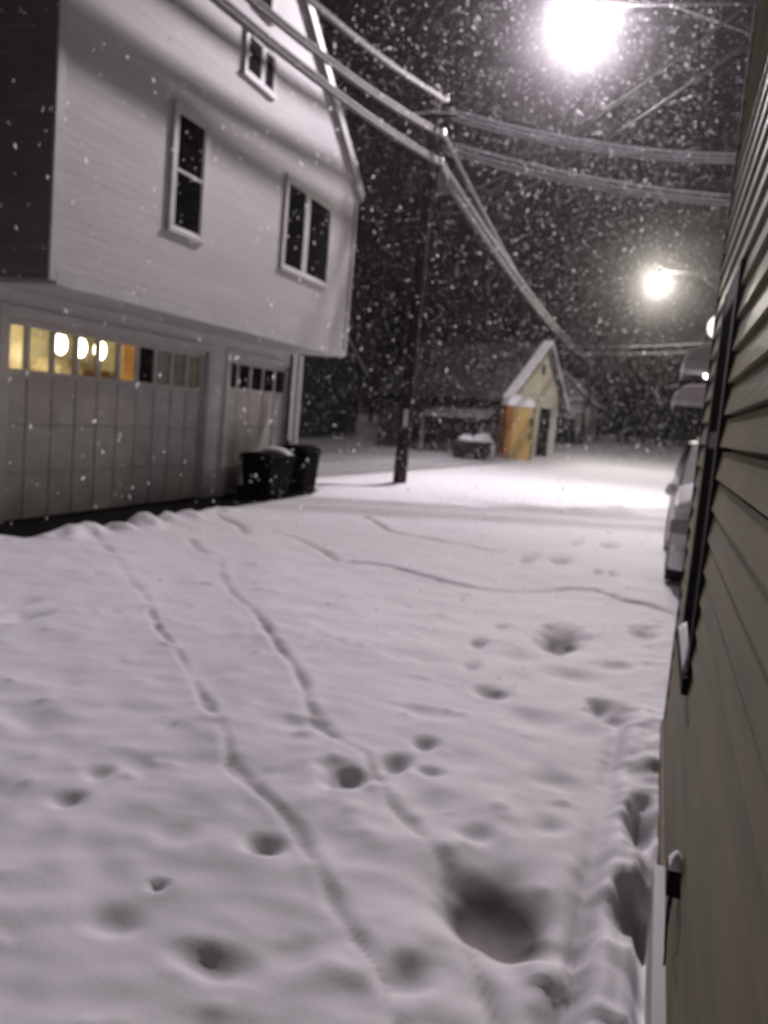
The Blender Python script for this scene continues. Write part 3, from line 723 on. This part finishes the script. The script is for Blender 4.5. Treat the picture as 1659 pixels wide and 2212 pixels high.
def hut():
    cx, cy, w, d, h = -6.28, 38.6, 1.25, 1.0, 2.45
    t = thing('plywood_hut', (cx, cy, .1), 'narrow yellow plywood hut capped with snow before the shed', 'hut')
    a = math.radians(28); ca, sa = math.cos(a), math.sin(a)
    def Q(x, y, z): return (cx + x * ca - y * sa, cy + x * sa + y * ca, z)
    def bx(b, x0, y0, z0, x1, y1, z1):
        vs = [Q(x, y, z) for z in (z0, z1) for x, y in ((x0, y0), (x1, y0), (x1, y1), (x0, y1))]
        b.add(vs, [(0, 3, 2, 1), (4, 5, 6, 7), (0, 1, 5, 4), (1, 2, 6, 5), (2, 3, 7, 6), (3, 0, 4, 7)])
    b = MB(); bx(b, -w / 2 + .02, -d / 2, 0, w / 2, d / 2, h); b.build('body', M['ply'], t)
    b = MB(); bx(b, -w / 2, -d / 2 - .01, 0, -w / 2 + .019, d / 2 + .01, h + .01); bx(b, -w / 2 + .0, -d / 2 - .03, 0, -w / 2 + .26, -d / 2 - .002, h + .01); b.build('side_panel', M['ply_side'], t)
    b = MB(); bx(b, w / 2 - .16, -d / 2 - .05, .95, w / 2 - .10, -d / 2 - .001, 1.35); b.build('hinge', M['dark_trim'], t)
    b = MB(); bx(b, w / 2 - .18, -d / 2 - .04, 1.65, w / 2 - .06, -d / 2 - .001, 1.95); b.build('hinge', M['dark_trim'], t)
    b = MB(); bx(b, w / 2 - .03, -d / 2 - .03, 0, w / 2 + .02, -d / 2 - .002, h); b.build('edge_strip', M['dark_trim'], t)
    snow_slab(lambda u, v: Q(-w / 2 - .05 + (w + .1) * u, -d / 2 - .08 + (d + .12) * v, h + .02), 10, 9, .42, .10, 3.).build('snow_cap', M['snow_cap'], t, True)
hut()

def lean_to():
    t = thing('lean_to', (-9.3, 38, .1), 'low snow topped lean-to on thin posts beside the plywood hut', 'lean-to')
    b = MB(); b.add([(-10.4, 36.9, 1.70), (-7.3, 37.1, 1.80), (-7.3, 39.4, 2.25), (-10.4, 39.4, 2.15), (-10.4, 36.9, 1.62), (-7.3, 37.1, 1.72), (-7.3, 39.4, 2.17), (-10.4, 39.4, 2.07)], [(0, 1, 2, 3), (7, 6, 5, 4), (0, 4, 5, 1), (1, 5, 6, 2), (2, 6, 7, 3), (3, 7, 4, 0)]); b.build('roof', M['shed_dark'], t)
    snow_slab(lambda u, v: (-10.4 + 3.1 * u, 36.9 + .2 * u + (2.4 - .1 * u) * v, 1.702 + .10 * u + .45 * v), 16, 6, .09, .05).build('roof_snow', M['dull_grey'], t, True)
    b = MB(); b.box((-12.8, 38.6, -.2), (-7.4, 38.7, 1.9)); b.build('back_wall', M['shed_dark'], t)
    for x in (-10.2, -7.5):
        b = MB(); b.box((x - .06, 37.05, -.2), (x + .06, 37.17, 1.56)); b.build('post', M['dull_grey'], t)
lean_to()

def trailer():
    x0, x1, y0, y1 = -8.35, -6.75, 35.4, 37.0
    t = thing('trailer', ((x0 + x1) / 2, 36.2, .1), 'dark utility trailer heaped with two mounds of snow', 'trailer')
    b = MB(); b.box((x0, y0, .28), (x1, y0 + .06, .80)); b.box((x0, y1 - .06, .28), (x1, y1, .80)); b.box((x0, y0 + .06, .28), (x0 + .06, y1 - .06, .80)); b.box((x1 - .06, y0 + .06, .28), (x1, y1 - .06, .80)); b.box((x0 + .06, y0 + .06, .28), (x1 - .06, y1 - .06, .36)); b.build('bed', M['steel_dark'], t)
    for x in (x0 + .35, x1 - .35):
        b = MB(); b.tube([(x, y0 - .02, .26), (x, y0 - .18, .26)], .27, 14); b.build('wheel', M['rubber'], t)
    b = MB(); b.tube([(x1, 36.2, .32), (x1 + .9, 36.2, .30)], .04, 6); b.build('drawbar', M['metal'], t)
    b = MB(); b.box((x1 + .06, y0, .05), (x1 + .2, y0 + .12, .75)); b.build('jack_post', M['pale_wall'], t)
    b = MB(); b.sphere((x0 + .42, 36.2, .72), .55, 14, 10, (.72, 1.25, .62), .25); b.sphere((x1 - .5, 36.2, .74), .6, 14, 10, (.8, 1.2, .68), .25); b.build('snow_heap', M['snow_cap'], t, True)
trailer()

# ------------------------------------------------------------------ far houses
def far_house(x0, x1, y0, y1, z0, ze, zr, wall, label, ridge_x=True, bits=True):
    t = thing('far_house', ((x0 + x1) / 2, (y0 + y1) / 2, z0), label, 'house')
    b = MB(); b.box((x0, y0, z0 - .3), (x1, y1, ze))
    if ridge_x:
        ym = (y0 + y1) / 2
        b.prism([(y0, ze + .001), (y1, ze + .001), (ym, zr)], 0, x0, x1)
    else:
        xm = (x0 + x1) / 2
        b.prism([(x0, ze + .001), (xm, zr), (x1, ze + .001)], 1, y0, y1)
    b.build('wall', M[wall], t)
    for nm, m_, a, c in (('roof', 'roof', .02, .16), ('roof_snow', 'snow_cap', .165, .34)):
        b = MB()
        if ridge_x:
            ym = (y0 + y1) / 2; k = (zr - ze) / (ym - y0); o = .35
            b.prism([(y0 - o, ze - k * o + a), (ym, zr + a), (ym, zr + c), (y0 - o, ze - k * o + c)], 0, x0 - .3, x1 + .3)
            b.prism([(y1 + o, ze - k * o + a), (y1 + o, ze - k * o + c), (ym, zr + c), (ym, zr + a)], 0, x0 - .3, x1 + .3)
        else:
            xm = (x0 + x1) / 2; k = (zr - ze) / (xm - x0); o = .35
            b.prism([(x0 - o, ze - k * o + a), (xm, zr + a), (xm, zr + c), (x0 - o, ze - k * o + c)], 1, y0 - .3, y1 + .3)
            b.prism([(x1 + o, ze - k * o + a), (x1 + o, ze - k * o + c), (xm, zr + c), (xm, zr + a)], 1, y0 - .3, y1 + .3)
        b.build(nm, M[m_], t)
    if bits:
        for xx in np.linspace(x0 + .8, x1 - .8, max(2, int((x1 - x0) / 2.6))):
            b = MB(); b.box((xx - .45, y0 - .05, z0 + 1.1), (xx + .45, y0 + .0, z0 + 2.3)); w_ = b.build('window', M['trim'], t)
            b = MB(); b.box((xx - .38, y0 - .06, z0 + 1.18), (xx + .38, y0 - .051, z0 + 2.22)); g_ = b.build('glass', M['glass'], t); g_.parent = w_
    return t
t = far_house(-9.2, -5.2, 64, 72, .8, 3.7, 5.5, 'pale_wall', 'small pale house with a snowy roof beyond the shed', False, False)
b = MB(); b.box((-8.2, 62.2, .7), (-5.6, 63.99, 2.9)); b.build('porch', M['pale_wall'], t)
b = MB(); b.box((-7.3, 62.14, .7), (-6.0, 62.19, 2.5)); b.build('porch_opening', M['doorway'], t)
snow_slab(lambda u, v: (-8.4 + 3.0 * u, 62.0 + 2.0 * v, 2.902 + .5 * v), 8, 5, .22, .04).build('porch_snow', M['snow_cap'], t, True)
far_house(-27, -16.5, 36, 46, .2, 3.6, 6.0, 'blue_wall', 'dim blue grey house in shadow behind the utility pole')

t = thing('utility_pole', (-5.15, 66, .9), 'far thin utility pole standing before the small pale house', 'utility pole')
b = MB(); b.tube([(-5.3 + .04 * z, 61.5, z) for z in np.linspace(.4, 9.2, 6)], [.17, .165, .16, .15, .145, .14], 10); b.build('shaft', M['pole'], t, True)
b = MB(); b.box((-5.9, 61.28, 8.25), (-4.0, 61.38, 8.4)); b.build('crossarm', M['pole'], t)
b = MB(); b.box((-5.2, 61.25, 2.1), (-4.95, 61.33, 3.3)); b.build('pole_highlight', M['ceramic'], t)  # pale box added in place of a highlight on the pole

def shrub(x, y, r, h, label):
    b = MB()
    for i in range(500):
        a = random.uniform(0, 2 * PI); q = random.random() ** .5; z = random.random()
        rr = r * q * (1 - .5 * z); c = Vector((x + rr * math.cos(a), y + rr * math.sin(a), .75 + h * z))
        d = Vector((random.gauss(0, 1), random.gauss(0, 1), random.gauss(0, 1))).normalized() * .11; e_ = d.orthogonal().normalized() * .05
        b.add([c - d, c + e_, c + d, c - e_], [(0, 1, 2, 3)])
    for i in range(7):
        a = i * .9; b.tube([(x, y, .5), (x + r * .6 * math.cos(a), y + r * .6 * math.sin(a), .75 + h * .8)], [.03, .01], 5)
    tag(b.build('shrub', M['needle']), label, 'shrub')
shrub(-6.6, 58.5, .75, .95, 'wider dark shrub before the small pale house')
shrub(-5.5, 58.2, .55, .80, 'smaller dark shrub at the foot of the far pole')

# ------------------------------------------------------------------ dark trees
def bare_tree(seed, h):
    rnd = random.Random(seed)
    t = MB(); c = MB()
    def grow(p, d, L, r, lev):
        n = 4; pts = [p]; rs = [r]
        for i in range(n):
            d = (d + Vector((rnd.gauss(0, .12), rnd.gauss(0, .12), rnd.gauss(.05, .06)))).normalized()
            p = p + d * L / n; pts.append(p); rs.append(r * (1 - .55 * (i + 1) / n))
        (t if lev == 0 else c).tube(pts, rs, 7 if lev == 0 else 4 if lev < 3 else 3, False)
        if lev < 4:
            for i in range(5 if lev == 0 else 4):
                k = rnd.randint(2, n); a = rnd.uniform(0, 2 * PI)
                nd = (d + 1.0 * Vector((math.cos(a), math.sin(a), rnd.uniform(-.1, .5)))).normalized()
                grow(pts[k], nd, L * rnd.uniform(.5, .72), rs[k] * .62, lev + 1)
    grow(Vector((0, 0, -.3)), Vector((0, 0, 1)), h * .45, h * .022, 0)
    return t, c
def conifer(seed, h):
    rnd = random.Random(seed); t = MB(); c = MB()
    t.tube([(0, 0, -.3), (0, 0, h * .5), (0, 0, h)], [h * .02, h * .012, .02], 7)
    for i in range(1500):
        z = h * (.08 + .92 * rnd.random() ** 1.25); rr = (h - z) * .27 * (1 + .25 * math.sin(z * 5)) * rnd.random() ** .45; a = rnd.uniform(0, 2 * PI)
        p = Vector((rr * math.cos(a), rr * math.sin(a), z)); o = Vector((math.cos(a), math.sin(a), -.45)).normalized()
        s = o.cross(Vector((0, 0, 1))).normalized() * rnd.uniform(.07, .16); L = rnd.uniform(.25, .55)
        c.add([p - s, p + o * L * .5 - s * .8 + Vector((0, 0, .05)), p + o * L, p + o * L * .5 + s * .8 + Vector((0, 0, .05)), p + s], [(0, 1, 2, 3, 4)])
    return t, c
protos = []
for i, (f, h, lab, nm) in enumerate(((bare_tree, 11, 'bare dark tree in the unlit distance', 'bare_tree'), (bare_tree, 9, 'bare dark tree in the unlit distance', 'bare_tree'), (conifer, 9, 'dark evergreen tree in the unlit distance', 'evergreen_tree'))):
    tr, cr = f(30 + i, h)
    o = thing(nm, (0, 0, 0), lab, 'tree', nm.replace('_', ' ') + 's far beyond the snow')
    tr.build('trunk', M['bark'], o, True); cr.build('crown', M['needle'] if f is conifer else M['bark'], o)
    protos.append(o)
spots = [(-30, 62, 0), (-26, 58, 2), (-22.5, 66, 1), (-19, 60, 2), (-15.5, 68, 0), (-12.5, 60, 1), (-13.5, 74, 2), (-10.5, 78, 2), (-3.2, 84, 2), (-1.6, 76, 0), (.2, 88, 2), (1.6, 80, 1), (3.2, 90, 2), (-6.5, 92, 2), (-35, 64, 2), (-40, 60, 0), (-2.3, 96, 2), (1.2, 98, 2), (-4.6, 99, 2), (-8.5, 96, 1), (2.6, 100, 2), (-.6, 102, 2)]
used = set()
for x, y, k in spots:
    o = protos[k] if k not in used else copy_tree(protos[k])
    used.add(k); o.location = (x, y, .9); o.rotation_euler.z = random.uniform(0, 6.28)
    s = random.uniform(.85, 1.25); o.scale = (s, s, s)

# ------------------------------------------------------------------ row building with awnings, lamps, parked car beyond the corner
row = thing('row_building', (4, 17, 0), 'dull brick row building with snowy awnings beyond the olive corner', 'building')
b = MB(); b.box((2.45, 10.2, -.2), (8, 24, 6)); b.build('wall', M['brick'], row)
b = MB(); b.box((2.40, 10.15, 6.002), (8.1, 24.1, 6.12)); b.build('roof', M['roof'], row)
snow_slab(lambda u, v: (2.42 + 5.6 * u, 10.2 + 13.8 * v, 6.122), 8, 14, .15, .03).build('roof_snow', M['snow_cap'], row, True)
for y in (12.0, 19.2):
    b = MB(); b.box((2.39, y - .5, -.1), (2.449, y + .5, 2.15)); d_ = b.build('door', M['steel_dark'], row)
    b = MB(); b.tube([(2.36, y + .38, 1.0), (2.36, y + .38, 1.12)], .02, 6); h_ = b.build('handle', M['metal'], row); h_.parent = d_
def awning(y0, y1, xf, zb, hh, label):
    pr = []; n = 9
    for i in range(n + 1):
        a = PI / 2 * i / n; pr.append((xf + .36 * (1 - math.cos(PI / 2 - a + 0) ** 1) if False else xf + .34 * (1 - math.cos(a)), zb + hh * .86 * math.sin(a)))
    top = pr + [(2.448, zb + hh)]
    b = MB(); b.prism(([(2.448, zb)] + top[::-1]), 1, y0, y1)
    aw = b.build('awning', M['awning'], row); aw['label'] = label
    b = MB(); b.box((xf - .012, y0 - .012, zb - .09), (2.448, y0 - .001, zb + .01)); b.box((xf - .014, y0, zb - .09), (xf - .002, y1, zb + .01)); v = b.build('valance', M['trim'], row); v.parent = aw
    b = MB(); sp = [(x, z + .004) for x, z in top]; op = [(x - .0 + (.012 if i > 3 else -.022), z + .028 + .012 * (i > 4)) for i, (x, z) in enumerate(top)]
    b.prism(sp + op[::-1], 1, y0 - .02, y1 + .02); sn = b.build('awning_snow', M['snow_cap'], row, True); sn.parent = aw
awning(11.0, 13.1, .16, 2.54, .25, 'nearer grey awning edged with snow')
awning(18.0, 20.4, .14, 2.36, .36, 'farther grey awning edged with snow')
t = thing('globe_lamp', (.40, 8.9, 0), 'round white globe lamp half hidden by the olive corner', 'lamp')
b = MB(); b.lathe([(.07, -.1), (.05, .1), (.028, .4), (.025, 2.50), (.05, 2.56)], (.41, 8.9, 0), 10); b.build('post', M['steel_dark'], t, True)
b = MB(); b.sphere((.41, 8.9, 2.70), .125, 18, 12); b.build('globe', glow('globe_glow', (1, .93, .9), 1.6), t, True)
t = thing('hanging_lamp', (.5, 12.6, 2.4), 'tiny bright lamp hanging beneath the nearer awning', 'lamp')
b = MB(); b.tube([(.50, 12.9, 2.55), (.50, 12.9, 2.60)], .012, 6); b.build('stem', M['steel_dark'], t)
b = MB(); b.sphere((.505, 12.9, 2.53), .055, 12, 8); b.build('bulb', glow('hanging_bulb_glow', (1, .95, .95), 12), t, True)

def car():
    X0, X1, Ya, Yb = .22, 2.02, 9.4, 13.9
    t = thing('parked_car', (1.1, 11.6, 0), 'grey snow covered car parked just behind the olive corner', 'car')
    # side profile (y,z) lofted over rounded sections across x
    prof = [(Ya + .10, .22), (Ya + .0, .42), (Ya + .02, .78), (Ya + .16, .95), (Ya + 1.05, 1.06), (Ya + 1.75, 1.62), (Ya + 3.9, 1.64), (Ya + 4.4, 1.10), (Yb, 1.02), (Yb + .0, .45), (Yb - .1, .22)]
    secs = []
    for u in np.linspace(0, 1, 9):
        k = abs(2 * u - 1); s = [(y + (Ya + 2.2 - y) * .06 * k ** 4, z) for y, z in prof]
        x = X0 + (X1 - X0) * u; ring = []
        for y, z in s:
            inset = .16 * max(0, (z - 1.02) / .6); xx = x + (1.12 - x) * inset * 1.1
            zz = z - (.05 * k ** 6 if z > .9 else 0)
            ring.append((xx, y, zz))
        secs.append(ring)
    b = MB(); n = len(prof); vs = [p for r in secs for p in r]; fs = []
    for i in range(len(secs) - 1):
        for j in range(n):
            j2 = (j + 1) % n; fs.append((i * n + j, (i + 1) * n + j, (i + 1) * n + j2, i * n + j2))
    fs.append(tuple(range(n))); fs.append(tuple((len(secs) - 1) * n + j for j in range(n))[::-1]); b.add(vs, fs)
    b.build('body', M['paint'], t)
    b = MB(); b.add([(.55, Ya + 1.10, 1.10), (1.70, Ya + 1.10, 1.10), (1.58, Ya + 1.70, 1.58), (.68, Ya + 1.70, 1.58)], [(0, 1, 2, 3)])
    for v in range(len(b.v)): b.v[v] = (b.v[v][0], b.v[v][1] - .035, b.v[v][2] + .02)
    b.build('windscreen', M['glass'], t)
    for s, x in ((-1, X0), (1, X1)):
        b = MB(); xx = x + s * .004; b.add([(x + (1.12 - x) * .03 + s * .006, Ya + 1.2, 1.10), (x + (1.12 - x) * .03 + s * .006, Ya + 4.2, 1.14), (x + (1.12 - x) * .165 + s * .006, Ya + 3.8, 1.56), (x + (1.12 - x) * .165 + s * .006, Ya + 1.8, 1.56)], [(0, 1, 2, 3)]); b.build('side_window', M['glass'], t)
        b = MB(); b.sphere((x + s * .035, Ya + 1.22, 1.0), .085, 10, 8, (1., .6, .75)); mo = b.build('mirror', M['paint'], t, True)
        snow_slab(lambda u, v: (x + s * .035 - .07 + .14 * u, Ya + 1.17 + .10 * v, 1.055), 4, 4, .05, .01).build('mirror_snow', M['snow_cap'], t, True).parent = mo
        for yy in (Ya + .85, Ya + 3.6):
            b = MB(); b.tube([(x - s * .20, yy, .33), (x + s * .012, yy, .33)], .33, 18); wh = b.build('wheel', M['rubber'], t)
            b = MB(); b.tube([(x + s * .0125, yy, .33), (x + s * .02, yy, .33)], .20, 14); rm = b.build('rim', M['metal'], t); rm.parent = wh
        b = MB(); b.box((x + (-s) * .10 - .14, Ya - .012, .62), (x + (-s) * .10 + .14, Ya + .06, .78)); b.build('headlight', M['lens_off'], t, False, .02)
    b = MB(); b.box((.7, Ya - .014, .48), (1.54, Ya + .05, .74)); b.build('grille', M['dark_trim'], t)
    b = MB(); b.box((.3, Ya - .05, .26), (1.94, Ya + .08, .46)); b.build('bumper', M['paint'], t, False, .03)
    snow_slab(lambda u, v: (.24 + 1.76 * u, Ya + .06 + 1.0 * v, .90 + .16 * min(1, v * 1.6)), 10, 8, .11, .03).build('hood_snow', M['snow_cap'], t, True)
    snow_slab(lambda u, v: (.46 + 1.32 * u, Ya + 1.75 + 2.1 * v, 1.635), 8, 10, .13, .03).build('roof_snow', M['snow_cap'], t, True)
car()

# ------------------------------------------------------------------ falling snow
def flakes():
    n = 98000
    P = np.stack([rng.uniform(-15, 3, n), rng.uniform(2.2, 42, n), rng.uniform(.1, 15.5, n)], -1)
    keep = ~((P[:, 0] > XW - .08) & (P[:, 1] < 4.9)) & ~((P[:, 0] < XF + .05) & (P[:, 1] > 3) & (P[:, 1] < 16.8)) & ~((P[:, 0] > .1) & (P[:, 1] > 9.2) & (P[:, 1] < 25)) & (np.hypot(P[:, 0], P[:, 1]) > 5.5)
    P = P[keep]; n = len(P)
    r = .0036 + .0064 * rng.random(n) ** 2.4
    # a flake: a ragged six-sided clump, taller than wide, tipped at random
    # a flake: a bent ragged plate of ice, a little taller than wide, turned at random
    d = rng.normal(0, 1, (n, 3)); d[:, 2] = np.abs(d[:, 2]) * 2.2 + .6; d /= np.linalg.norm(d, axis=1)[:, None]
    a = np.cross(d, rng.normal(0, 1, (n, 3))); a /= np.linalg.norm(a, axis=1)[:, None]
    c = np.cross(d, a); st = rng.uniform(1.5, 3.2, n)
    V = np.empty((n, 6, 3)); rr = r[:, None]
    j = lambda: rng.uniform(.7, 1.25, n)[:, None]
    V[:, 0] = P - d * rr * st[:, None] * j(); V[:, 3] = P + d * rr * st[:, None] * j()
    for k, (sg, h) in ((1, (1, -.45)), (2, (1, .5)), (4, (-1, .45)), (5, (-1, -.5))):
        V[:, k] = P + a * rr * sg * .9 * j() + d * rr * h * st[:, None] * j() + c * rr * .35
    f = np.array([(0, 1, 2, 3), (0, 3, 4, 5)])
    Fc = (np.arange(n)[:, None, None] * 6 + f[None]).reshape(-1, 4)
    me = bpy.data.meshes.new('falling_snow')
    me.vertices.add(n * 6); me.vertices.foreach_set('co', V.ravel())
    me.loops.add(Fc.size); me.loops.foreach_set('vertex_index', Fc.ravel().astype(np.int32))
    me.polygons.add(len(Fc)); me.polygons.foreach_set('loop_start', np.arange(0, Fc.size, 4))
    me.update(calc_edges=True); me.materials.append(M['flake'])
    o = bpy.data.objects.new('falling_snow', me); C.objects.link(o)
    tag(o, 'dense snowflakes falling through the lamp light', None, None, 'stuff')
flakes()

# ------------------------------------------------------------------ snowy air
def haze():
    m = bpy.data.materials.new('snowy_air'); nt, N, L = nodes_of(m)
    for n_ in list(N): N.remove(n_)
    v = N.new('ShaderNodeVolumePrincipled'); o = N.new('ShaderNodeOutputMaterial')
    v.inputs['Color'].default_value = (.93, .90, .92, 1); v.inputs['Density'].default_value = .00065; v.inputs['Anisotropy'].default_value = .96
    L.new(v.outputs[0], o.inputs['Volume'])
    b = MB(); b.box((-330, -70, -1.5), (330, 430, 26))
    tag(b.build('haze', m), 'pale snowy air over the alley', None, None, 'stuff')
haze()

# ------------------------------------------------------------------ night sky
w = bpy.data.worlds.new('World'); S.world = w; w.use_nodes = True
N, L = w.node_tree.nodes, w.node_tree.links
bg = N['Background']
sky = N.new('ShaderNodeTexSky'); sky.sky_type = 'NISHITA'; sky.sun_disc = False; sky.sun_elevation = math.radians(-4); sky.sun_rotation = math.radians(200)
tc = N.new('ShaderNodeTexCoord'); sx = N.new('ShaderNodeSeparateXYZ'); L.new(tc.outputs['Generated'], sx.inputs[0])
cr = N.new('ShaderNodeValToRGB')   # night clouds, dim at the horizon; unseen zenith brightened to add fill light
cr.color_ramp.elements[0].position = .0; cr.color_ramp.elements[0].color = (.005, .0030, .0036, 1)
cr.color_ramp.elements[1].position = 1.; cr.color_ramp.elements[1].color = (.120, .106, .112, 1)
e = cr.color_ramp.elements.new(.45); e.color = (.009, .0058, .0068, 1)
L.new(sx.outputs['Z'], cr.inputs['Fac'])
sc = N.new('ShaderNodeMix'); sc.data_type = 'RGBA'; sc.blend_type = 'ADD'; sc.inputs['Factor'].default_value = .05
L.new(cr.outputs['Color'], sc.inputs['A']); L.new(sky.outputs['Color'], sc.inputs['B'])
L.new(sc.outputs['Result'], bg.inputs['Color']); bg.inputs['Strength'].default_value = 1.0

S.view_settings.view_transform = 'Standard'; S.view_settings.look = 'None'; S.view_settings.gamma = 1; S.view_settings.exposure = 0
S.view_settings.use_curve_mapping = False
S.render.engine = 'CYCLES'
S.cycles.use_denoising = True
S.cycles.volume_bounces = 1
S.cycles.max_bounces = 6
S.cycles.sample_clamp_indirect = 4
